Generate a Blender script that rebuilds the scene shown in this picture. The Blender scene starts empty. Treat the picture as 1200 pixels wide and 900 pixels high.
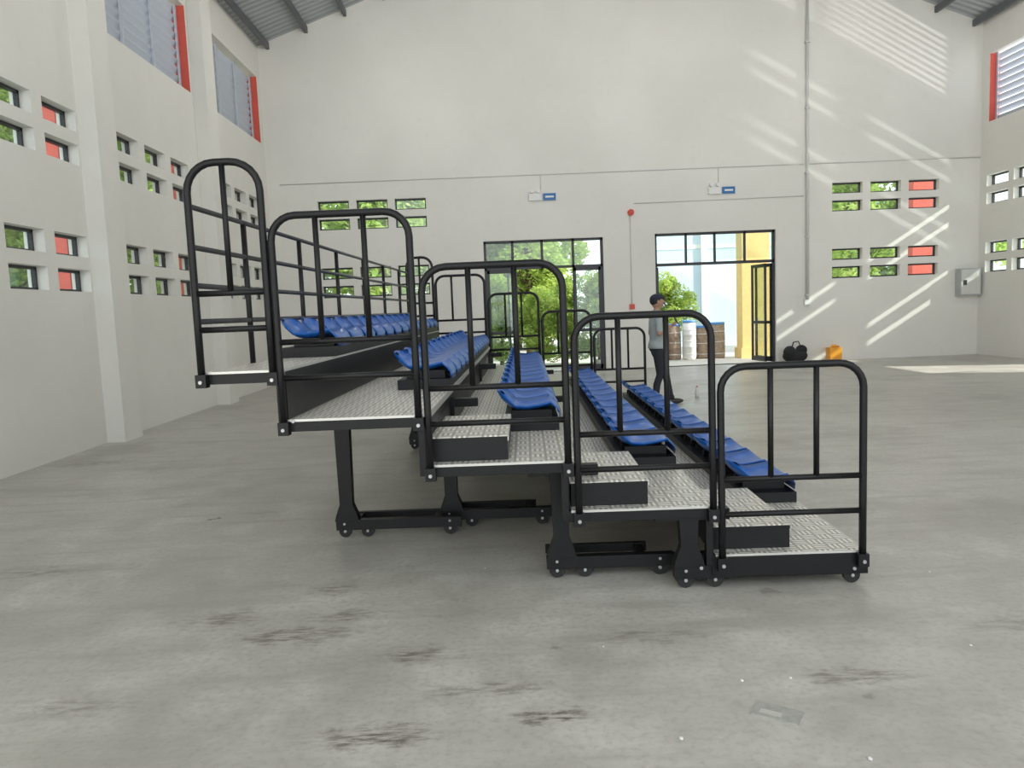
import bpy, bmesh, math, random
from mathutils import Vector, Matrix
random.seed(7)
sc=bpy.context.scene
sc.view_settings.view_transform='Standard'
sc.view_settings.look='None'
A=math.radians(2.4)          # the bleacher stands slightly turned inside the hall
RB=Matrix.Rotation(-A,4,'Z')
# ------------------------------------------------------------------ camera
f=880.0
fw=Vector((15,-88,f)).normalized()
dn=Vector((.04*f*f/87.4, f*f/87.4, f)); dn=(dn-fw*dn.dot(fw)).normalized()
rt=dn.cross(fw).normalized()
if rt.x<0: rt=-rt
cx=Vector((rt.x,fw.x,-dn.x)); cy=-Vector((rt.y,fw.y,-dn.y)); cz=-Vector((rt.z,fw.z,-dn.z))
cam=bpy.data.cameras.new("camera"); cam.lens=f/1200*36; cam.sensor_width=36; cam.clip_end=300
co=bpy.data.objects.new("camera",cam); bpy.context.collection.objects.link(co)
co.matrix_world=RB@Matrix(((cx.x,cy.x,cz.x,0),(cx.y,cy.y,cz.y,0),(cx.z,cy.z,cz.z,1.55),(0,0,0,1)))
sc.camera=co
# ------------------------------------------------------------------ materials
class NT:
    def __init__(s,name):
        s.m=bpy.data.materials.new(name); s.m.use_nodes=True; s.t=s.m.node_tree
        s.b=s.t.nodes['Principled BSDF']; s.out=s.t.nodes['Material Output']
    def n(s,ty,**k):
        n=s.t.nodes.new(ty)
        for a,v in k.items(): setattr(n,a,v)
        return n
    def l(s,a,b): s.t.links.new(a,b)
    def math(s,op,a,b=None,c=None,clamp=False):
        n=s.n('ShaderNodeMath',operation=op); n.use_clamp=clamp
        for i,v in enumerate((a,b,c)):
            if v is None: continue
            if isinstance(v,(int,float)): n.inputs[i].default_value=v
            else: s.l(v,n.inputs[i])
        return n.outputs[0]
    def mix(s,fac,a,b):
        n=s.n('ShaderNodeMix',data_type='RGBA')
        for i,v in ((0,fac),(6,a),(7,b)):
            if isinstance(v,(int,float)): n.inputs[i].default_value=v
            elif isinstance(v,tuple): n.inputs[i].default_value=(*v,1)
            else: s.l(v,n.inputs[i])
        return n.outputs[2]
    def noise(s,vec,scale,detail=4,rough=.5):
        n=s.n('ShaderNodeTexNoise'); n.inputs['Scale'].default_value=scale; n.inputs['Detail'].default_value=detail
        n.inputs['Roughness'].default_value=rough
        if vec is not None: s.l(vec,n.inputs['Vector'])
        return n.outputs[0]
    def rng(s,v,a,b,c=0,d=1):
        n=s.n('ShaderNodeMapRange',interpolation_type='SMOOTHSTEP')
        s.l(v,n.inputs[0])
        for i,x in enumerate((a,b,c,d)): n.inputs[i+1].default_value=x
        return n.outputs[0]
    def obj(s): return s.n('ShaderNodeTexCoord').outputs['Object']
    def bump(s,h,strength,dist=.01):
        n=s.n('ShaderNodeBump'); n.inputs['Strength'].default_value=strength; n.inputs['Distance'].default_value=dist
        s.l(h,n.inputs['Height']); s.l(n.outputs[0],s.b.inputs['Normal'])
def simple(name,col,rough=.5,metal=0,var=.12,scale=8,spec=.5,bump=0):
    k=NT(name); o=k.obj(); nz=k.noise(o,scale)
    c1=tuple(max(0,c*(1-var)) for c in col); c2=tuple(min(1,c*(1+var)) for c in col)
    k.l(k.mix(nz,c1,c2),k.b.inputs['Base Color'])
    k.b.inputs['Roughness'].default_value=rough; k.b.inputs['Metallic'].default_value=metal
    k.b.inputs['Specular IOR Level'].default_value=spec
    if bump: k.bump(k.noise(o,scale*6),bump,.005)
    return k.m
k=NT("white_wall_paint"); o=k.obj(); a=k.noise(o,.5,5); b=k.noise(o,6,4)
c=k.mix(k.rng(a,.3,.7),(.735,.72,.67),(.79,.775,.725)); c=k.mix(k.rng(b,.55,.8,0,.25),c,(.66,.64,.59))
k.l(c,k.b.inputs['Base Color']); k.b.inputs['Roughness'].default_value=.6; k.bump(k.noise(o,60,3),.15,.004); M_WALL=k.m
k=NT("dusty_concrete"); o=k.obj()
n1=k.noise(o,.35,6,.6); n2=k.noise(o,2.2,6,.65); n3=k.noise(o,30,4,.6); n4=k.noise(o,.9,5,.6)
c=k.mix(k.rng(n1,.3,.7),(.395,.38,.34),(.52,.505,.46))
c=k.mix(k.rng(n2,.42,.70,0,.6),c,(.63,.615,.57))
c=k.mix(k.rng(n4,.48,.66,0,.5),c,(.30,.285,.255))
c=k.mix(k.rng(n3,.42,.75,0,.4),c,(.27,.255,.23))
nd=k.n('ShaderNodeTexNoise'); nd.inputs['Scale'].default_value=9; nd.inputs['Detail'].default_value=8; nd.inputs['Roughness'].default_value=.65; k.l(o,nd.inputs['Vector'])
wob=k.n('ShaderNodeVectorMath',operation='MULTIPLY_ADD'); k.l(nd.outputs['Color'],wob.inputs[0]); wob.inputs[1].default_value=(.30,.30,0); k.l(o,wob.inputs[2])
streak=k.n('ShaderNodeMapping'); k.l(o,streak.inputs[0]); streak.inputs['Scale'].default_value=(5,26,1); streak.inputs['Rotation'].default_value=(0,0,.4)
sn=k.rng(k.noise(streak.outputs[0],1.4,7,.7),.40,.60)
st2=k.n('ShaderNodeMapping'); k.l(o,st2.inputs[0]); st2.inputs['Scale'].default_value=(.5,3.5,1); st2.inputs['Rotation'].default_value=(0,0,-.25)
c=k.mix(k.rng(k.noise(st2.outputs[0],1.6,5,.6),.48,.72,0,.5),c,(.32,.305,.27))
vo=k.n('ShaderNodeTexVoronoi'); vo.inputs['Scale'].default_value=3.2; k.l(wob.outputs[0],vo.inputs['Vector'])
c=k.mix(k.math('MULTIPLY',k.rng(vo.outputs['Distance'],.03,.14,1,0),k.rng(n4,.5,.6,0,.6)),c,(.16,.145,.12))
for (sx,sy,ax,ay,st) in [(-1.21,3.53,.36,.12,.85),(-.55,3.28,.20,.10,.75),(.04,2.73,.16,.06,1),(-.62,2.62,.30,.09,.95),(-1.16,4.14,.16,.10,.7),
        (1.3,2.98,.30,.08,.7),(-1.65,3.75,.28,.13,.7),(-2.5,5.75,.035,.025,1),(-2.2,5.9,.2,.06,.6),(-5.0,8.3,.6,.2,.85),(-1.0,3.75,.26,.08,.7),(2.3,3.4,.4,.1,.5),(-.2,2.95,.34,.07,.6),(.5,3.4,.34,.08,.5),(-3.2,4.6,.5,.12,.6),(-1.9,2.9,.3,.1,.5),(-.9,2.3,.3,.07,.5)]:
    q=RB@Vector((sx,sy,0))
    s=k.n('ShaderNodeVectorMath',operation='SUBTRACT'); k.l(wob.outputs[0],s.inputs[0]); s.inputs[1].default_value=(q.x+.15,q.y+.15,0)
    m=k.n('ShaderNodeVectorMath',operation='MULTIPLY'); k.l(s.outputs[0],m.inputs[0]); m.inputs[1].default_value=(1/ax,1/ay,0)
    le=k.n('ShaderNodeVectorMath',operation='LENGTH'); k.l(m.outputs[0],le.inputs[0])
    w=k.rng(le.outputs['Value'],.2,1.2,st,0)
    if ax>.05: w=k.math('MULTIPLY',w,sn)
    c=k.mix(w,c,(.135,.118,.092))
k.l(c,k.b.inputs['Base Color']); r=k.rng(n2,.3,.7,.30,.5); k.l(r,k.b.inputs['Roughness']); k.bump(n3,.12,.004); M_FLOOR=k.m
k=NT("checker_plate_aluminium"); o=k.obj(); sp=k.n('ShaderNodeSeparateXYZ'); k.l(o,sp.inputs[0])
C=.085
u=k.math('DIVIDE',sp.outputs[0],C); v=k.math('DIVIDE',sp.outputs[1],C)
par=k.math('PINGPONG',k.math('ADD',k.math('FLOOR',u),k.math('FLOOR',v)),1)
def bars(p,q):
    fr=k.math('ABSOLUTE',k.math('SUBTRACT',k.math('FRACT',k.math('MULTIPLY',q,3)),.5))
    ln=k.math('ABSOLUTE',k.math('SUBTRACT',k.math('FRACT',p),.5))
    return k.math('MULTIPLY',k.rng(fr,.16,.34,1,0),k.rng(ln,.38,.47,1,0))
bm_=k.math('ADD',k.math('MULTIPLY',bars(u,v),par),k.math('MULTIPLY',bars(v,u),k.math('SUBTRACT',1,par)))
nz=k.noise(o,5,4)
base=k.mix(nz,(.36,.335,.29),(.50,.47,.41)); k.l(k.mix(bm_,base,(.97,.95,.90)),k.b.inputs['Base Color'])
k.b.inputs['Metallic'].default_value=.25; k.b.inputs['Roughness'].default_value=.32; k.bump(bm_,.8,.003); M_PLATE=k.m
M_BLK=simple("black_painted_steel",(.006,.006,.007),.42,0,.3,20,.35)
M_RAILB=simple("grey_steel_tube",(.08,.08,.085),.35,.5,.2)
M_BOLT=simple("zinc_bolt",(.5,.5,.5),.35,.7)
M_RUB=simple("rubber_wheel",(.015,.015,.015),.7)
M_SIL=simple("aluminium_nosing",(.66,.65,.61),.35,.5)
M_SEAT=simple("blue_plastic",(.010,.115,.46),.3,0,.1,3)
M_FRM=simple("dark_window_frame",(.03,.03,.035),.4)
M_LOU=simple("pale_grey_louver",(.50,.54,.61),.5,0,.04)
M_RED=simple("red_paint",(.66,.10,.07),.6)
M_LIP=simple("lip",(.35,.14,.11),.6)
M_YEL=simple("yellow_plaster",(.85,.62,.26),.8)
M_PBLUE=simple("pale_blue_plaster",(.52,.68,.80),.8,0,.05,2)
k=NT("corrugated_roof_sheet"); o=k.obj(); w=k.n('ShaderNodeTexWave',wave_type='BANDS',bands_direction='Y'); w.inputs['Scale'].default_value=1.6; k.l(o,w.inputs[0])
k.l(k.mix(w.outputs[1],(.30,.32,.34),(.44,.46,.48)),k.b.inputs['Base Color']); k.b.inputs['Roughness'].default_value=.5; k.b.inputs['Metallic'].default_value=.2; k.bump(w.outputs[1],.6,.03); M_ROOF=k.m
M_PURL=simple("purlin_steel",(.10,.105,.115),.5)
M_WHT=simple("white_plastic",(.8,.8,.78),.5,0,.03)
M_CONDUIT=simple("grey_conduit",(.62,.62,.59),.6,0,.05)
M_SIGN=simple("blue_sign",(.02,.16,.42),.4,0,.05)
M_GROUND=simple("outdoor_pavement",(.55,.54,.50),.9,0,.15,1.5)
M_TRUNK=simple("bark",(.12,.08,.05),.9,0,.3,10)
k=NT("leaves"); o=k.obj(); nz=k.noise(o,1.5,3); k.l(k.mix(k.rng(nz,.3,.7),(.18,.30,.06),(.56,.64,.18)),k.b.inputs['Base Color']); k.b.inputs['Roughness'].default_value=.6
tr=k.n('ShaderNodeBsdfTranslucent'); tr.inputs[0].default_value=(.50,.66,.16,1); mx=k.n('ShaderNodeMixShader'); mx.inputs[0].default_value=.45
k.l(k.b.outputs[0],mx.inputs[1]); k.l(tr.outputs[0],mx.inputs[2]); k.l(mx.outputs[0],k.out.inputs[0]); M_LEAF=k.m
k=NT("window_glass"); tp=k.n('ShaderNodeBsdfTransparent'); tp.inputs[0].default_value=(.9,.95,.93,1); g=k.n('ShaderNodeBsdfGlossy'); g.inputs['Roughness'].default_value=.05
mx=k.n('ShaderNodeMixShader'); mx.inputs[0].default_value=.07; k.l(tp.outputs[0],mx.inputs[1]); k.l(g.outputs[0],mx.inputs[2]); k.l(mx.outputs[0],k.out.inputs[0]); M_GLASS=k.m
M_BAG=simple("black_fabric",(.015,.015,.018),.8); M_ORG=simple("orange_plastic",(.85,.36,.03),.4)
M_PAPER=simple("grey_card",(.36,.36,.33),.7,0,.3,40)
M_BROWN=simple("mottled_drum",(.36,.27,.20),.8,0,.6,14)
M_BLUEC=simple("blue_cap",(.1,.3,.7),.5)
M_BOXG=simple("panel_grey",(.42,.43,.43),.4)
M_SKIN=simple("skin",(.42,.24,.16),.55,0,.06); M_SHIRT=simple("grey_shirt",(.36,.40,.39),.85,0,.1,12); M_PANTS=simple("dark_trousers",(.02,.022,.03),.85)
M_SHOE=simple("dark_shoe",(.03,.028,.025),.5); M_CAP=simple("navy_cap",(.02,.025,.05),.8); M_HAIR=simple("black_hair",(.01,.01,.01),.6)
k=NT("lamp_lens"); k.b.inputs['Emission Color'].default_value=(1,.97,.9,1); k.b.inputs['Emission Strength'].default_value=1.2; M_LENS=k.m
# ------------------------------------------------------------------ mesh builder
class MB:
    def __init__(s): s.v=[]; s.f=[]; s.mi=[]; s.mats=[]; s.sm=[]
    def mat(s,m):
        if m not in s.mats: s.mats.append(m)
        return s.mats.index(m)
    def add(s,vs,fs,m,smooth=False):
        b=len(s.v); s.v+= [tuple(x) for x in vs]; i=s.mat(m)
        for q in fs: s.f.append([b+j for j in q]); s.mi.append(i); s.sm.append(smooth)
    def box(s,x0,x1,y0,y1,z0,z1,m,T=None):
        vs=[Vector((x,y,z)) for z in (z0,z1) for y in (y0,y1) for x in (x0,x1)]
        if T: vs=[T@v for v in vs]
        s.add(vs,[(0,2,3,1),(4,5,7,6),(0,1,5,4),(2,6,7,3),(0,4,6,2),(1,3,7,5)],m)
    def quad(s,pts,m): s.add(pts,[tuple(range(len(pts)))],m)
    def tube(s,pts,r,m,n=10,closed=False):
        pts=[Vector(p) for p in pts]; N=len(pts); rings=[]; up=None
        for i,p in enumerate(pts):
            d=(pts[min(i+1,N-1)]-pts[max(i-1,0)]).normalized()
            if up is None:
                up=Vector((0,0,1)) if abs(d.z)<.9 else Vector((1,0,0))
            up=(up-d*up.dot(d))
            if up.length<1e-4: up=d.orthogonal()
            up.normalize(); sd=d.cross(up)
            rr=r[i] if isinstance(r,(list,tuple)) else r
            rings.append([p+(up*math.cos(t)+sd*math.sin(t))*rr for t in [2*math.pi*j/n for j in range(n)]])
        s.loft(rings,m)
    def loft(s,rings,m):
        n=len(rings[0]); vs=[q for R_ in rings for q in R_]; fs=[]
        for i in range(len(rings)-1):
            for j in range(n): fs.append((i*n+j,i*n+(j+1)%n,(i+1)*n+(j+1)%n,(i+1)*n+j))
        N=len(rings)
        fs2=[tuple(range(n)),tuple(range((N-1)*n+n-1,(N-1)*n-1,-1))]
        b=len(s.v); s.v+=[tuple(x) for x in vs]; i=s.mat(m)
        for q in fs: s.f.append([b+j for j in q]); s.mi.append(i); s.sm.append(True)
        for q in fs2: s.f.append([b+j for j in q]); s.mi.append(i); s.sm.append(False)
    def cyl(s,p,q,r,m,n=16): s.tube([p,q],r,m,n)
    def prism(s,poly,y0,y1,m):
        n=len(poly); vs=[(x,y0,z) for x,z in poly]+[(x,y1,z) for x,z in poly]
        s.add(vs,[tuple(range(n)),tuple(range(2*n-1,n-1,-1))]+[(i,i+n,(i+1)%n+n,(i+1)%n) for i in range(n)],m)
    def ball(s,c,r,m,n=12,T=None):
        bm=bmesh.new(); bmesh.ops.create_uvsphere(bm,u_segments=n*2,v_segments=n,radius=1)
        vs=[Vector((v.co.x*r[0],v.co.y*r[1],v.co.z*r[2])) for v in bm.verts]
        if T: vs=[T@v for v in vs]
        vs=[v+Vector(c) for v in vs]
        s.add(vs,[[v.index for v in f_.verts] for f_ in bm.faces],m,True); bm.free()
    def done(s,name,parent=None,loc=None,bevel=0,turn=False):
        me=bpy.data.meshes.new(name); me.from_pydata(s.v,[],s.f)
        for m in s.mats: me.materials.append(m)
        me.polygons.foreach_set("material_index",s.mi); me.polygons.foreach_set("use_smooth",s.sm); me.update()
        bm=bmesh.new(); bm.from_mesh(me); bmesh.ops.recalc_face_normals(bm,faces=bm.faces); bm.to_mesh(me); bm.free()
        o=bpy.data.objects.new(name,me); bpy.context.collection.objects.link(o)
        if turn: o.rotation_euler=(0,0,-A)
        if loc: o.location=loc
        if parent: o.parent=parent
        if bevel:
            b=o.modifiers.new("bevel","BEVEL"); b.width=bevel; b.segments=2; b.limit_method='ANGLE'
        return o
def empty(name,loc=(0,0,0),rz=0):
    e=bpy.data.objects.new(name,None); bpy.context.collection.objects.link(e); e.location=loc; e.rotation_euler=(0,0,rz); e.empty_display_size=.1; return e
# ------------------------------------------------------------------ hall shell
XL,XR,YB,YF,ZE=-5.2,11.85,18.2,-4.0,7.85
XM=(XL+XR)/2; SL=.37; T=.24
def wall(name,kind,s0,s1,holes):
    def P(s,z,d):
        if kind=='L': return (XL-d,s,z)
        if kind=='R': return (XR+d,s,z)
        return (s,YB+d,z)
    b=MB(); S=sorted({s0,s1}|{h[0] for h in holes}|{h[1] for h in holes}); Z=sorted({0,ZE}|{h[2] for h in holes}|{h[3] for h in holes})
    def hole(s,z): return any(h[0]<s<h[1] and h[2]<z<h[3] for h in holes)
    for i in range(len(S)-1):
        for j in range(len(Z)-1):
            if hole((S[i]+S[i+1])/2,(Z[j]+Z[j+1])/2): continue
            for d in (0,T): b.quad([P(S[i],Z[j],d),P(S[i+1],Z[j],d),P(S[i+1],Z[j+1],d),P(S[i],Z[j+1],d)],M_WALL)
    for h in holes:
        a,c,z0,z1=h[:4]; red=h[4] if len(h)>4 else 0
        for s_,m in ((a,M_WALL),(c,M_RED if red else M_WALL)):
            b.quad([P(s_,z0,0),P(s_,z1,0),P(s_,z1,T),P(s_,z0,T)],m)
        for z in (z0,z1): b.quad([P(a,z,0),P(c,z,0),P(c,z,T),P(a,z,T)],M_WALL)
    for s_ in (s0,s1): b.quad([P(s_,0,0),P(s_,ZE,0),P(s_,ZE,T),P(s_,0,T)],M_WALL)
    if kind=='B':
        zt=ZE+SL*(XR-XL)/2
        for d in (0,T): b.quad([P(XL,ZE,d),P(XR,ZE,d),P(XM,zt,d)],M_WALL)
    return b
ROWS=[(4.01,4.27),(3.59,3.85),(2.43,2.70),(1.99,2.27)]
Lcols=[6.45,7.38,8.31,9.24,10.93,11.86,12.79,14.93,15.86,16.79]
Lh=[(y,y+.72,a,b) for y in Lcols for a,b in ROWS]
LL=[(6.6,9.7,5.6,7.08,1),(10.75,13.9,5.6,7.08,1),(14.75,17.95,5.6,7.08,1)]
b=wall("wall_left",'L',YF,YB,Lh+LL)
for y in (10.0,14.0,6.0,2.0): b.box(XL,XL+.24,y,y+.5,0,ZE,M_WALL)
b.done("wall_left")
Rcols=[17.2,16.27]
Rh=[(y,y+.75,a,b) for y in Rcols for a,b in ROWS]
RL=[(14.7,17.92,5.5,7.05,1)]
D3=(13.0,14.9,0,2.3)  # invented opening, out of view, lets sun onto the far right floor
b=wall("wall_right",'R',YF,YB,Rh+RL+[D3])
for y in (10.0,2.0,6.0): b.box(XR-.24,XR,y,y+.5,0,ZE,M_WALL)
b.done("wall_right")
Bcols=[-4.05,-3.14,-2.23,8.25,9.18,10.11]
Bh=[(x,x+.74,a,b) for x in Bcols for a,b in ROWS]
D1=(-.17,2.70,0,3.19); D2=(3.95,6.88,0,3.22)
wall("wall_back",'B',XL,XR,Bh+[D1,D2]).done("wall_back")
b=MB(); b.box(XL-T,XR+T,YF,YB+T,-.15,0,M_FLOOR); b.done("floor")
wn=[0]
def framed(kind,s0,s1,z0,z1,d=.13,th=.035):
    def B(b,sa,sb,za,zb,da,db,m):
        if kind=='L': b.box(XL-db,XL-da,sa,sb,za,zb,m)
        elif kind=='R': b.box(XR+da,XR+db,sa,sb,za,zb,m)
        else: b.box(sa,sb,YB+da,YB+db,za,zb,m)
    b=MB(); e=d+.05
    B(b,s0,s0+th,z0,z1,d,e,M_FRM); B(b,s1-th,s1,z0,z1,d,e,M_FRM); B(b,s0,s1,z0,z0+th,d,e,M_FRM); B(b,s0,s1,z1-th,z1,d,e,M_FRM)
    B(b,s0+th,s1-th,z0+th,z1-th,d+.02,d+.026,M_GLASS)
    wn[0]+=1; return b.done("window_%d"%wn[0])
for h in Lh: framed('L',*h)
for h in Rh: framed('R',*h)
for h in Bh: framed('B',*h)
def louver(kind,s0,s1,z0,z1):
    b=MB(); sg=-1 if kind=='L' else 1; X0=XL if kind=='L' else XR
    n=10; s1=s1-.004
    for i in range(n):
        z=z0+(i+.5)*(z1-z0)/n; p=(z1-z0)/n*.32
        xi,xo=X0+sg*.17,X0+sg*.235
        b.add([(xi,s0,z+p),(xi,s1,z+p),(xo,s1,z-p),(xo,s0,z-p),(xi,s0,z+p-.014),(xi,s1,z+p-.014),(xo,s1,z-p-.014),(xo,s0,z-p-.014)],
              [(0,1,2,3),(4,7,6,5),(0,4,5,1),(2,6,7,3),(0,3,7,4),(1,5,6,2)],M_LOU)
    for k_ in range(4):
        s_=s0+(s1-s0)*k_/3; s_=min(max(s_,s0+.03),s1-.03)
        b.box(min(X0+sg*.14,X0+sg*.17),max(X0+sg*.14,X0+sg*.17),s_-.03,s_+.03,z0,z1,M_LOU)
    wn[0]+=1; b.done("window_%d"%wn[0])
for h in LL: louver('L',*h[:4])
for h in RL: louver('R',*h[:4])
def dbox(b,s0,s1,z0,z1,d0=.08,d1=.14,m=None): b.box(s0,s1,YB+d0,YB+d1,z0,z1,m or M_FRM)
b=MB(); x0,x1,_,z1=D1; t=.06
dbox(b,x0,x0+t,0,z1); dbox(b,x1-t,x1,0,z1); dbox(b,x0,x1,z1-t,z1); dbox(b,x0,x1,2.50,2.56)
for x in (.52,1.23,1.98): dbox(b,x-.03,x+.03,2.5,z1)
dbox(b,x0+.05,x1-.05,2.56,z1-.05,.105,.11,M_GLASS)
for (a,c) in ((x0+t,.52),(1.98,x1-t)):
    dbox(b,a,a+.06,.02,2.5,.09,.13); dbox(b,c-.06,c,.02,2.5,.09,.13); dbox(b,a,c,.02,.14,.09,.13); dbox(b,a,c,.95,1.02,.09,.13); dbox(b,a,c,2.42,2.5,.09,.13)
    dbox(b,a+.06,c-.06,.14,2.42,.105,.11,M_GLASS)
for hx,sg in ((.52,1),(1.98,-1)):
    Tm=Matrix.Translation((hx,YB+.14,0))@Matrix.Rotation(math.radians(100 if sg>0 else 80),4,'Z')
    for q in ((0,.06,.02,2.48),(.64,.70,.02,2.48),(0,.7,.02,.14),(0,.7,.95,1.02),(0,.7,2.40,2.48)): b.box(q[0],q[1],-.02,.02,q[2],q[3],M_FRM,Tm)
    b.box(.06,.64,-.003,.003,.14,2.4,M_GLASS,Tm)
b.done("door_1")
b=MB(); x0,x1,_,z1=D2
dbox(b,x0,x0+t,0,z1); dbox(b,x1-t,x1,0,z1); dbox(b,x0,x1,z1-t,z1); dbox(b,x0,x1,2.44,2.51)
for x in (4.72,5.42,6.15): dbox(b,x-.025,x+.025,2.5,z1)
dbox(b,x0+.05,x1-.05,2.56,z1-.05,.105,.11,M_GLASS)
for hx,an in ((x1-.06,102),(x1-.2,98),(x0+.08,82)):
    Tm=Matrix.Translation((hx,YB+.14,0))@Matrix.Rotation(math.radians(an),4,'Z')
    for q in ((0,.06,.02,2.42),(.66,.72,.02,2.42),(0,.72,.02,.14),(0,.72,.95,1.02),(0,.72,2.34,2.42)): b.box(q[0],q[1],-.02,.02,q[2],q[3],M_FRM,Tm)
    b.box(.06,.66,-.003,.003,.14,2.34,M_GLASS,Tm)
b.done("door_2")
b=MB(); y0,y1,_,z1=D3
for q in ((y0,y0+.06,0,z1),(y1-.06,y1,0,z1),(y0,y1,z1-.06,z1)): b.box(XR+.09,XR+.15,q[0],q[1],q[2],q[3],M_FRM)
for hy,an in ((y0+.06,4),(y1-.06,-4)):
    Tm=Matrix.Translation((XR+.16,hy,0))@Matrix.Rotation(math.radians(an),4,'Z')
    for q in ((0,.06,.02,2.2),(.8,.86,.02,2.2),(0,.86,.02,.14),(0,.86,.95,1.02),(0,.86,2.12,2.2)): b.box(q[0],q[1],-.02,.02,q[2],q[3],M_FRM,Tm)
b.done("added_sun_door")  # frame and leaves of the added sun opening
b=MB(); zt=ZE+SL*(XR-XM)
for x0,z0,x1,z1 in ((XL-T,ZE-SL*T,XM,zt),(XR+T,ZE-SL*T,XM,zt)):
    vs=[(x0,YF,z0),(x1,YF,z1),(x1,YB+T,z1),(x0,YB+T,z0)]
    b.quad(vs,M_ROOF); b.quad([(x,y,z+.05) for x,y,z in vs],M_ROOF)
for sx in (-1,1):
    n=9
    for i in range(n):
        d=.25+i*(XR-XM-.35)/n; x=XM+sx*(XR-XM-d); z=ZE+SL*d
        b.box(x-.03,x+.03,YF,YB-.02,z-.19,z-.04,M_PURL)
    for y in (14.2,10.2,6.2,2.2,-1.8):
        xe=XM+sx*(XR-XM)
        p=[(xe,ZE-.55),(XM,zt-.55),(XM,zt-.22),(xe,ZE-.2)]
        b.prism(p,y-.08,y+.08,M_PURL)
b.done("ceiling")
Y=YB-.012
b=MB(); b.cyl((XL+.3,Y,4.68),(7.56,Y,4.725),.010,M_CONDUIT,8)
b.cyl((3.46,Y,3.95),(7.56,Y,3.98),.010,M_CONDUIT,8)
for x in (1.25,5.5): b.cyl((x,Y,4.35),(x,Y,4.71),.009,M_CONDUIT,8)
b.done("electrical_conduit")
b=MB(); b.cyl((7.70,Y,4.725),(XR-.02,Y,4.74),.010,M_CONDUIT,8); b.done("electrical_conduit")
b=MB(); b.cyl((7.63,YB-.05,1.5),(7.63,YB-.05,ZE+1.35),.035,M_CONDUIT,12)
for z in (1.6,3,4.5,6,7.5): b.box(7.58,7.68,YB-.09,YB-.002,z,z+.03,M_CONDUIT)
b.box(7.55,7.71,YB-.09,YB-.002,1.38,1.5,M_WHT)
b.done("drain_pipe")
b=MB(); b.cyl((3.36,Y,1.55),(3.36,Y,3.66),.010,M_CONDUIT,8)
b.cyl((3.38,YB-.07,3.74),(3.38,YB-.002,3.74),.075,M_RED,20); b.ball((3.38,YB-.07,3.74),(.05,.03,.05),M_RED)
b.box(3.30,3.42,YB-.05,YB-.002,1.44,1.56,M_RED); b.done("fire_alarm_bell")
for x in (1.28,5.57):
    b=MB(); b.box(x+.02,x+.32,YB-.04,YB-.002,4.10,4.26,M_SIGN); b.box(x+.07,x+.27,YB-.045,YB-.04,4.16,4.2,M_WHT)
    b.box(x-.32,x-.02,YB-.07,YB-.002,4.10,4.26,M_WHT)
    for q in (-.25,-.09): b.cyl((x+q,YB-.1,4.31),(x+q,YB-.03,4.31),.045,M_WHT)
    b.done("exit_sign")
b=MB(); b.box(11.28,11.8,YB-.2,YB-.002,1.45,2.1,M_BOXG); b.box(11.31,11.77,YB-.212,YB-.2,1.48,2.07,M_CONDUIT); b.box(11.36,11.44,YB-.22,YB-.21,1.7,1.82,M_FRM)
b.box(11.45,11.7,YB-.215,YB-.21,1.88,2.0,M_SIL); b.done("electrical_cabinet")
b=MB(); b.box(8.0,8.3,17.75,18.0,0,.34,M_ORG); b.box(8.08,8.22,17.84,17.9,.34,.40,M_ORG); b.cyl((8.25,17.87,.34),(8.25,17.87,.38),.03,M_ORG)
b.done("jerry_can",bevel=.03)
b=MB(); b.ball((7.2,17.85,.17),(.30,.16,.17),M_BAG); b.ball((7.05,17.8,.26),(.15,.13,.16),M_BAG); b.ball((7.35,17.85,.30),(.14,.1,.13),M_BAG)
b.tube([(7.1,17.8,.36),(7.14,17.8,.5),(7.26,17.8,.52),(7.32,17.8,.38)],.015,M_BAG,8); b.done("backpack")
def highbay(x,y,z,pw):
    e=empty("high_bay_fill_lamp",(x,y,z))
    b=MB(); b.tube([(0,0,.05),(0,0,.02),(0,0,-.12),(0,0,-.2)],[.06,.1,.2,.24],M_BOXG,20); b.cyl((0,0,.05),(0,0,.22),.07,M_BOXG)
    zt_=ZE+SL*(XR-XM-abs(x-XM))-z; b.cyl((0,0,.2),(0,0,zt_),.012,M_BOXG,8); b.cyl((0,0,-.205),(0,0,-.2),.2,M_LENS); b.done("shade",e)
    l=bpy.data.lights.new("fill_bulb",'POINT'); l.energy=pw; l.color=(1,.98,.93); l.shadow_soft_size=.6; o=bpy.data.objects.new("fill_bulb",l); bpy.context.collection.objects.link(o); o.parent=e; o.location=(0,0,-.9)  # fill light added below each fixture to brighten the hall
for y in (14.6,8.2,1.8):
    for x in (-1.7,3.3,8.3): highbay(x,y,7.75 if x!=3.3 else 8.6,98)  # lamp grid added, mostly out of view, to fill the hall with light
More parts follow.
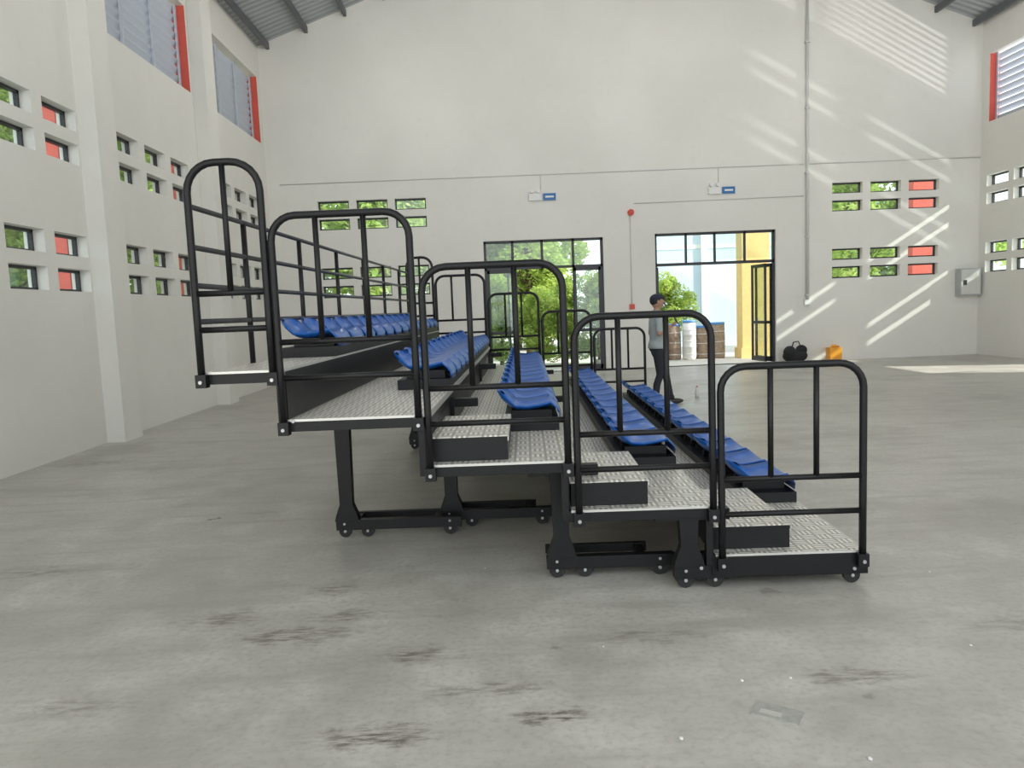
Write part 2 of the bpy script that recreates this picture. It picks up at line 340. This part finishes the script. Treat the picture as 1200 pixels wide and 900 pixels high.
# ------------------------------------------------------------------ exterior
b=MB(); b.box(-45,12.3,YB+T+.01,55,-.3,-.16,M_GROUND); b.box(-45,XL-T-.01,YF-12,YB+T+.01,-.3,-.16,M_GROUND); b.box(XL-T-.01,12.3,YF-12,YF-.01,-.3,-.16,M_GROUND)
b.box(XR+T+.01,16.7,9.0,14.9,-.3,-.16,M_GROUND); b.done("outdoor_ground")  # right-hand slab added to block the upward sun at the invented opening
b=MB(); b.box(3,8.6,YB+T+.01,22.5,-.16,-.03,M_GROUND); b.done("outdoor_walkway")
b=MB(); b.box(5,16,29.2,34,-.16,5.2,M_PBLUE); b.box(4.6,16.4,28.8,34,5.2,5.45,M_WHT); b.box(5,16,29.17,29.2,3.6,3.75,M_WHT)
b.box(8.1,8.3,29.1,29.2,-.16,5.2,M_WHT); b.done("outdoor_building")
b=MB(); b.box(6.75,7.5,20.3,20.8,-.025,4.6,M_YEL); b.box(6.65,7.6,20.2,20.9,4.2,4.4,M_YEL); b.box(6.7,7.55,20.25,20.85,-.025,.25,M_YEL); b.done("yellow_column")
for (x0,x1,y0,y1) in ((-6.4,-6.0,10.95,11.5),(-6.4,-6.0,15.6,16.2),(10.9,11.6,19.4,19.8)):
    b=MB(); b.box(x0,x1,y0,y1,-.16,7,M_RED); b.box(x0-.06,x1+.06,y0-.06,y1+.06,-.16,.3,M_RED); b.box(x0-.06,x1+.06,y0-.06,y1+.06,6.7,7,M_RED); b.done("red_column")
e=empty("stacked_drums")
b=MB()
for i in range(5):
    x=4.62+i*.40; y=20.8+(i%2)*.12; z=-.028; h=.86+.08*(i%3)
    b.tube([(x,y,z),(x,y,z+.06),(x,y,z+h*.33),(x,y,z+h*.34),(x,y,z+h*.36),(x,y,z+h*.66),(x,y,z+h*.67),(x,y,z+h*.69),(x,y,z+h)],[.17,.19,.19,.20,.19,.19,.20,.19,.18],M_BROWN if i!=2 else M_WHT,18)
    b.cyl((x,y,z+h),(x,y,z+h+.06),.185,M_BLUEC,18)
    for q in (.15,.5,.8): b.tube([(x+.197*math.cos(t_*.52),y+.197*math.sin(t_*.52),z+h*q) for t_ in range(13)],.008,M_WHT,6)
b.done("drums",e)
def treemesh(nl,seed):
    random.seed(seed); b=MB()
    b.tube([(0,0,-.16),(.05,.03,1.2),(-.05,.1,2.6),(.1,0,4.2)],[.16,.13,.10,.05],M_TRUNK,10)
    cl=[]
    for i in range(30):
        a=random.uniform(0,6.28); r=random.uniform(.2,1.9); z=random.uniform(.8,6.3); r*=1-.3*abs(z-3.6)/3
        c=Vector((r*math.cos(a),r*math.sin(a),z)); cl.append((c,random.uniform(.5,.95)))
        b.tube([(0,0,min(z*.7,4)),c*.6+Vector((0,0,z*.35)),c],[.05,.03,.012],M_TRUNK,6)
    vs=[];fs=[]
    for i in range(nl):
        c,r=random.choice(cl); d=Vector((random.gauss(0,1),random.gauss(0,1),random.gauss(0,1))).normalized()*r*random.uniform(.5,1)**.5
        p=c+d; s=random.uniform(.07,.17)
        if p.z<.15: p.z=.15+random.random()*.2
        u=Vector((random.gauss(0,1),random.gauss(0,1),random.gauss(0,.6))).normalized(); v=u.orthogonal().normalized()*s*.5; u=u*s
        n=len(vs); vs+=[p-u,p+v,p+u,p-v]; fs.append((n,n+1,n+2,n+3))
    b.add(vs,fs,M_LEAF); return b
for s_ in (1,2):
    o_=treemesh(9000,s_).done("tree"); bpy.data.objects.remove(o_)
tme=[m for m in bpy.data.meshes if m.name.startswith("tree")]
def tree(x,y,s,rz):
    o=bpy.data.objects.new("tree" if s>.6 else "shrub",random.choice(tme)); bpy.context.collection.objects.link(o)
    o.location=(x,y,-.16+.16*s); o.scale=(s,s,s); o.rotation_euler=(0,0,rz)
for i,(x,y,s) in enumerate([(-6.5,25,1.05),(-3.9,25.2,.95),(-1,27,1.1),(1.2,25.6,.8),(1.9,28.2,.9),(-2.5,31.5,1.3),(1,32,1.2),(12.2,24.5,.9),(15,24.7,1),(11,24.2,.75),
        (-9.5,15,1),(-10,18.5,1.1),(-9.3,22,1),(-10.5,26,1.2),(-9.8,31,1.3),(-12,21,1.3),(-9,12,.9),(5.9,25,.40),(.2,22.2,.42),(1.25,22.0,.34),(2.1,22.3,.38),(3.1,22.1,.42)]):
    tree(x,y,s,i*1.3)
# ------------------------------------------------------------------ bleacher
BL=empty("telescopic_bleacher",(0,0,0),-A)
Y0,Y1=3.96,11.15; YS=4.96
N=[1.78,.98,.21,-.545,-1.29,-1.72]; Z=[.19,.46,.735,1.01,1.28]
SST=[4.96,4.96,4.98,5.30,5.10]
dk=MB(); fr=MB()
for i in range(5):
    xr,xn,z=N[i+1],N[i],Z[i]
    dk.box(xr,xn,Y0,Y1,z-.006,z,M_PLATE)
    dk.box(xn-.004,xn+.004,Y0,Y1,z-.035,z+.002,M_SIL)
    dk.box(xr,xn,Y0-.003,Y0,z-.012,z+.001,M_SIL)
    th=.11 if i==0 else .06
    for y in (Y0,Y1-.05,): fr.box(xr-(.02 if i<4 else 0),xn-.004,y,y+.05,z-.006-th,z-.006,M_BLK)
    for y in (5.3,6.7,8.1,9.5): fr.box(xr,xn-.01,y,y+.04,z-.07,z-.007,M_BLK)
    fr.box(xn-.05,xn-.006,Y0+.05,Y1-.05,z-.10,z-.006,M_BLK)
    if i<4:
        fr.box(xr-.012,xr-.006,Y0+.02,Y1,z-.006,Z[i+1]-.1,M_BLK)
        fr.box(xr-.05,xr-.012,Y0,Y0+.05,z-.06,Z[i+1]-.06,M_BLK)
    fr.box(xn-.38,xn-.008,SST[i],Y1-.05,z+.001,z+.07,M_BLK)
for i in range(3):
    xr=N[i+1]; z=Z[i]; zt=(Z[i]+Z[i+1])/2
    x1=xr+.43
    dk.box(xr,x1,Y0+.07,4.86,zt-.006,zt,M_PLATE)
    fr.box(xr+.004,x1-.006,Y0+.08,4.85,z+.001,zt-.0065,M_BLK)
    dk.box(x1-.005,x1,Y0+.07,4.86,zt-.03,zt+.001,M_SIL)
dk.done("deck_plates",BL)
def wheel(x,y,r=.045):
    fr.cyl((x,y-.016,r),(x,y+.016,r),r,M_RUB,18); fr.cyl((x,y-.030,r),(x,y-.016,r),.010,M_BOLT,8)
def leg(xc,y,xb0,xb1,ztop,w=.11):
    fr.box(xb0,xb1,y-.03,y+.03,.055,.125,M_BLK)
    fr.box(xb0,xb1-.12,y+.22,y+.26,.065,.115,M_BLK)
    for k_ in range(2): fr.box(xb0+.1+k_*(xb1-xb0-.3),xb0+.15+k_*(xb1-xb0-.3),y,y+.24,.07,.11,M_BLK)
    fr.prism([(xc-w/2-.03,.12),(xc+w/2+.03,.12),(xc+w/2+.02,.16),(xc+w/2-.01,.24),(xc+w/2,ztop),(xc-w/2,ztop),(xc-w/2+.01,.24),(xc-w/2-.02,.16)],y-.035,y+.035,M_BLK)
    fr.box(xc-.18,xc+.22,y-.03,y+.03,ztop-.06,ztop,M_BLK)
    for x in (xb0+.06,xb0+.22,xb1-.08): wheel(x,y)
    for x in (xb0+.06,xb1-.08): fr.cyl((x,y-.036,.10),(x,y-.03,.10),.009,M_BOLT,8)
for dy in (0,3.35,6.6):
    leg(.84,4.0+dy,.76,1.80,.44)
    leg(.16,4.22+dy,.07,.80,Z[1]+.2)
    leg(-.58,5.32+min(dy,5.6),-.66,.15,Z[2]+.2)
    leg(-1.30,5.15+min(dy,5.7),-1.38,-.5,Z[3]-.06)
for i,x in enumerate((.84,.16,-.58,-1.30)):
    zt=(.4,.62,.9,.92)[i]
    ya,yb=(4.0,4.22,5.32,5.15)[i],(7.35,7.57,8.67,8.5)[i]
    fr.tube([(x,ya+3.3,.2),(x,yb+2.3,zt)],.014,M_BLK,8); fr.tube([(x,ya+3.3,zt),(x,yb+2.3,.2)],.014,M_BLK,8)
fr.box(-1.3,-1.284,Y0,Y1,Z[3]-.02,Z[4]-.01,M_BLK)
fr.box(-1.72,-1.69,Y0,Y1,Z[4]-.06,Z[4]-.006,M_BLK)
fr.box(.98,1.775,Y0-.004,Y0,.07,.175,M_BLK)
fr.prism([(-1.32,.99),(-1.22,.99),(-1.26,.86),(-1.30,.86)],5.10,5.14,M_BLK)
for x,z in ((1.72,.09),(.9,.12),(-1.26,1.0),(-.6,1.0)): fr.cyl((x,Y0-.012,z),(x,Y0,z),.010,M_BOLT,8)
fr.done("steel_frame",BL,bevel=.004)
def endrail(b,xa,xb,zd,y,inner,top):
    r=.0195; R_=.13 if xb-xa>.5 else .15
    zb=zd-.06; pts=[(xa,y,zb),(xa,y,zd+.3),(xa,y,top-R_)]
    for t in range(1,7): a_=math.pi/2*t/6; pts.append((xa+R_-R_*math.cos(a_),y,top-R_+R_*math.sin(a_)))
    for t in range(0,7): a_=math.pi/2*t/6; pts.append((xb-R_+R_*math.sin(a_),y,top-R_+R_*math.cos(a_)))
    pts+=[(xb,y,zd+.3),(xb,y,zb)]
    b.tube(pts,r,M_BLK,12)
    h1,h2=zd+.415,zd+.225
    b.tube([(xa,y,h1),(xb,y,h1)],.016,M_BLK,10); b.tube([(xa,y,h2),(xb,y,h2)],.016,M_BLK,10)
    for x in inner: b.tube([(x,y,h1),(x,y,top-.005)],.0155,M_BLK,10)
    for x in (xa,xb):
        b.box(x-.028,x+.028,y-.022,y+.03,zb-.02,zb+.05,M_BLK); b.cyl((x,y-.03,zb+.01),(x,y-.02,zb+.01),.010,M_BOLT,8)
rl=MB()
for y in (Y0-.022,Y1+.022):
    endrail(rl,1.01,1.755,Z[0],y,(1.27,1.51),1.205)
    endrail(rl,.25,.965,Z[1],y,(.48,.73),1.495)
    endrail(rl,-.535,.20,Z[2],y,(-.29,-.05),1.785)
    endrail(rl,-1.305,-.585,Z[3],y,(-1.07,-.82),2.08)
    endrail(rl,-1.725,-1.345,Z[4],y,(-1.535,),2.365)
for z in (2.15,1.94,1.74,1.55): rl.tube([(-1.725,Y0,z),(-1.725,Y1,z)],.015,M_RAILB,8)
for y in (4.7,5.85,7.0,8.15,9.3,10.45): rl.tube([(-1.725,y,1.2),(-1.725,y,2.15)],.018,M_BLK,8)
rl.done("guard_rails",BL)
def seat(b,xn,yc,z):
    prof=[(0.01,-.035,.92),(.012,0.0,.97),(-.01,.035,1),(-.06,.048,1),(-.14,.032,1),(-.22,.022,1),(-.29,.028,1),(-.345,.055,.99),(-.385,.10,.95),(-.41,.145,.86),(-.42,.162,.7)]
    ny=8; W=.205; vs=[]; fs=[]
    for (x,zz,w) in prof:
        for j in range(ny+1):
            t=-1+2*j/ny; yy=yc+t*W*w
            e=abs(t)**3
            if x>-.3: dz=.035*e if x<-.03 else .012*e; dx=-.015*e if x>-.03 else 0
            else: dz=.01*e-.02*e*(zz>.1); dx=.045*e
            vs.append((xn+x+dx,yy,z+zz+dz))
    n=len(vs)
    al=vs+[(x-.008 if i//(ny+1)>7 else x,y,zz-.012) for i,(x,y,zz) in enumerate(vs)]
    L=ny+1; R_=len(prof)
    for i in range(R_-1):
        for j in range(ny):
            q=(i*L+j,i*L+j+1,(i+1)*L+j+1,(i+1)*L+j); fs.append(q); fs.append(tuple(n+k_ for k_ in reversed(q)))
    for j in range(ny):
        fs.append((j,n+j,n+j+1,j+1)); a_=(R_-1)*L+j; fs.append((a_,a_+1,n+a_+1,n+a_))
    for i in range(R_-1):
        for a_ in (i*L,i*L+ny): fs.append((a_,a_+L,n+a_+L,n+a_))
    b.add(al,fs,M_SEAT,True)
for i in range(5):
    b=MB(); st=SST[i]; pt=(Y1-.05-st)/13
    for k_ in range(13):
        yc=st+pt*(k_+.5); seat(b,N[i],yc,Z[i]+.11)
        for dy in (-.1,.1): b.box(N[i]-.33,N[i]-.05,yc+dy-.015,yc+dy+.015,Z[i]+.065,Z[i]+.125,M_BLK)
    b.done("seat_row_%d"%(i+1),BL)
# ------------------------------------------------------------------ person
def ell(x,y,z,rx,ry,n=24): return [Vector((x+rx*math.cos(2*math.pi*j/n),y+ry*math.sin(2*math.pi*j/n),z)) for j in range(n)]
def person(loc,rz):
    E=empty("standing_man",loc,rz)
    limbs={'rarm':([(0,-.14,1.375),(-.004,-.175,1.345),(-.01,-.215,1.24),(-.02,-.245,1.11)],[.05,.058,.05,.042]),
           'rfore':([(-.02,-.245,1.11),(.03,-.225,1.13),(.10,-.195,1.165),(.19,-.155,1.215)],[.042,.042,.036,.025]),
           'larm':([(0,.14,1.375),(-.004,.175,1.345),(-.01,.215,1.24),(-.02,.245,1.10)],[.05,.058,.05,.042]),
           'lfore':([(-.02,.245,1.10),(.0,.248,1.05),(.03,.25,.98),(.08,.245,.86)],[.042,.041,.036,.025]),
           'rleg':([(0,-.075,.90),(.0,-.085,.82),(.012,-.095,.66),(.02,-.1,.48),(-.035,-.1,.33),(-.06,-.1,.09)],[.08,.088,.076,.058,.056,.046]),
           'lleg':([(0.0,.075,.90),(.02,.085,.82),(.09,.095,.66),(.16,.1,.49),(.185,.105,.33),(.24,.11,.09)],[.08,.088,.076,.058,.056,.046]),
           'neck':([(.005,0,1.38),(.012,0,1.44),(.03,0,1.52)],[.058,.052,.05])}
    b=MB()
    b.loft([ell(0,0,.82,.085,.12),ell(0,0,.86,.112,.15),ell(0,0,.93,.115,.157),ell(0,0,1.03,.102,.14),ell(.004,0,1.15,.11,.147),ell(.008,0,1.27,.118,.162),ell(.004,0,1.35,.095,.168),ell(0,0,1.395,.07,.125),ell(.005,0,1.425,.05,.06)],M_SHIRT)
    for p_,r_ in limbs.values():
        b.tube(p_,r_,M_SHIRT,16)
        for q in (0,-1): b.ball(p_[q],(r_[q],)*3,M_SHIRT,8)
        for q in range(1,len(p_)-1): b.ball(p_[q],(r_[q]*.99,)*3,M_SHIRT,8)
    o=b.done("body_src"); rm=o.modifiers.new("r","REMESH"); rm.mode='VOXEL'; rm.voxel_size=.009; rm.use_smooth_shade=True
    sm=o.modifiers.new("s","SMOOTH"); sm.iterations=6; sm.factor=.5
    bpy.context.view_layer.update(); dg=bpy.context.evaluated_depsgraph_get()
    m2=bpy.data.meshes.new_from_object(o.evaluated_get(dg)); bpy.data.objects.remove(o)
    m2.materials.clear()
    for m in (M_SHIRT,M_PANTS,M_SKIN): m2.materials.append(m)
    def nd_(p,pts,rs):
        best=9
        for i in range(len(pts)-1):
            a_,b_=Vector(pts[i]),Vector(pts[i+1]); t=max(0,min(1,(p-a_).dot(b_-a_)/(b_-a_).length_squared))
            best=min(best,(p-a_-(b_-a_)*t).length/(rs[i]+(rs[i+1]-rs[i])*t))
        return best
    for p in m2.polygons:
        p.use_smooth=True; c=p.center; mi=0
        if c.z<.92: mi=1
        if c.z>1.425: mi=2
        for s_ in 'rl':
            p_,r_=limbs[s_+'fore']
            if c.z<1.3 and nd_(c,p_,r_)<1.18 and abs(c.y)>.135: mi=2
            pa,ra=limbs[s_+'arm']
            if mi==2 and c.z<1.3 and c.z>1.14 and nd_(c,pa,ra)<1.15: mi=0
        p.material_index=mi
    body=bpy.data.objects.new("body",m2); bpy.context.collection.objects.link(body); body.parent=E
    b=MB(); b.loft([ell(0,0,.875,.128,.170),ell(0,0,.90,.127,.169),ell(0,0,.95,.121,.162),ell(0,0,1.0,.104,.143)],M_SHIRT); b.done("shirt_hem",E)
    b=MB()
    for x,y in ((-.06,-.1),(.24,.11)):
        b.ball((x+.055,y,.042),(.14,.048,.042),M_SHOE); b.ball((x-.01,y,.07),(.058,.042,.058),M_SHOE)
        b.tube([(x,y,.075),(x,y,.13)],[.056,.05],M_PANTS,14)
    b.done("shoes",E)
    hp=Matrix.Rotation(math.radians(8),4,'Y'); b=MB()
    b.ball((.028,0,1.578),(.093,.074,.112),M_SKIN,16,hp)
    b.ball((.068,0,1.52),(.048,.044,.04),M_SKIN,12)
    b.tube([(.112,0,1.60),(.134,0,1.572),(.112,0,1.558)],[.007,.013,.010],M_SKIN,8)
    b.ball((.108,0,1.532),(.008,.020,.005),M_LIP,8)
    for s_ in (-1,1):
        b.ball((.106,s_*.028,1.592),(.008,.012,.006),M_WHT,8); b.ball((.112,s_*.028,1.592),(.004,.005,.005),M_HAIR,8)
        b.ball((.02,s_*.075,1.575),(.018,.009,.030),M_SKIN,8)
        b.box(.108,.116,s_*.028-.014,s_*.028+.014,1.608,1.612,M_HAIR)
    b.ball((.004,0,1.60),(.096,.080,.092),M_HAIR,14); b.done("head",E)
    b=MB()
    b.loft([ell(.022,0,1.622+.078*math.sin(a_),max(.003,.112*math.cos(a_)),max(.003,.092*math.cos(a_))) for a_ in [math.pi/2*i/7 for i in range(8)]],M_CAP)
    br=[(.08+.105*math.cos(t),.072*math.sin(t)) for t in [(-.5+i/10)*math.pi for i in range(11)]]
    b.loft([[Vector((x,y,1.618-.10*max(0,x-.1)*1.2)) for x,y in br],[Vector((x,y,1.625-.10*max(0,x-.1)*1.2)) for x,y in br]],M_CAP)
    b.done("cap",E)
    def hand(w,d,side,curl,up):
        w=Vector(w); d=Vector(d).normalized(); s_=Vector(side).normalized(); n=d.cross(s_).normalized()*up
        b=MB(); b.loft([[w+d*q+s_*math.cos(2*math.pi*j/12)*a1+n*math.sin(2*math.pi*j/12)*a2 for j in range(12)] for q,a1,a2 in ((-.02,.022,.019),(.02,.032,.017),(.055,.038,.015),(.085,.036,.011))],M_SKIN)
        for q,(of,ln) in enumerate(((-.028,.066),(-.010,.076),(.009,.071),(.026,.056))):
            p=w+d*.078+s_*of; pts=[p]; dd=d.copy()
            for j in range(3): dd=(dd+n*curl).normalized(); p=p+dd*ln/3; pts.append(p)
            b.tube(pts,[.0095,.009,.008,.006],M_SKIN,8)
        p=w+d*.025-s_*.026; b.tube([p,p+(d*.5-s_*.8)*.035,p+(d*.9-s_*.9+n*.4)*.05],[.013,.010,.007],M_SKIN,8)
        return b
    hand((.19,-.155,1.215),(.75,.25,.5),(0,1,.1),.7,-1).done("right_hand",E)
    hand((.08,.245,.86),(.15,0,-1),(1,0,0),.22,1).done("left_hand",E)
    b=MB(); b.box(-.036,.036,-.005,.005,-.075,.075,M_FRM,Matrix.Translation((.262,-.13,1.30))@Matrix.Rotation(-.5,4,'Y')@Matrix.Rotation(1.57,4,'Z')); b.done("mobile_phone",E)
    b=MB(); b.tube([(.008,0,1.395),(.010,0,1.425),(.014,0,1.452)],[.082,.068,.058],M_SHIRT,18); b.done("collar",E)
person(RB@Vector((1.98,11.45,0)),math.radians(5)-A)
# ------------------------------------------------------------------ floor debris
b=MB(); Tm=Matrix.Translation((.89,2.70,.002))@Matrix.Rotation(-.55,4,'Z')
b.box(-.085,.085,-.05,.05,-.002,.004,M_PAPER,Tm); b.box(-.06,.02,-.03,.0,.004,.005,M_SIL,Tm); b.done("cardboard_scrap",turn=True)
b=MB()
for x,y in ((.83,2.95),(1.03,2.96),(.5,2.55),(.3,3.3),(1.1,2.4),(-.3,4.4),(2.2,4.1),(1.9,3.2)):
    s=random.uniform(.004,.009); b.ball((x,y,s*.6),(s,s*1.3,s*.6),M_WHT,5)
b.done("plaster_crumbs",turn=True)
b=MB(); b.tube([(2.75,12.2,0),(2.75,12.2,.12),(2.75,12.2,.155),(2.75,12.2,.175)],[.032,.032,.013,.013],M_CONDUIT,14); b.cyl((2.75,12.2,.175),(2.75,12.2,.195),.015,M_RED); b.done("water_bottle",turn=True)
# ------------------------------------------------------------------ light
w=bpy.data.worlds.new("world"); sc.world=w; w.use_nodes=True; bg=w.node_tree.nodes['Background']; bg.inputs[0].default_value=(.89,.95,1,1); bg.inputs[1].default_value=2.2
def sun(d,e,ang,col):
    l=bpy.data.lights.new("sun",'SUN'); l.energy=e; l.angle=math.radians(ang); l.color=col
    o=bpy.data.objects.new("sun_light",l); bpy.context.collection.objects.link(o)
    o.rotation_euler=Vector(d).normalized().to_track_quat('-Z','Y').to_euler()
sun((-1,.333,-.62),8.0,.8,(1,.96,.88))
sun((-1,.333,.57),3.0,1.5,(1,.97,.92))  # upward lamp added to stand in for sun glare reflected off the ground
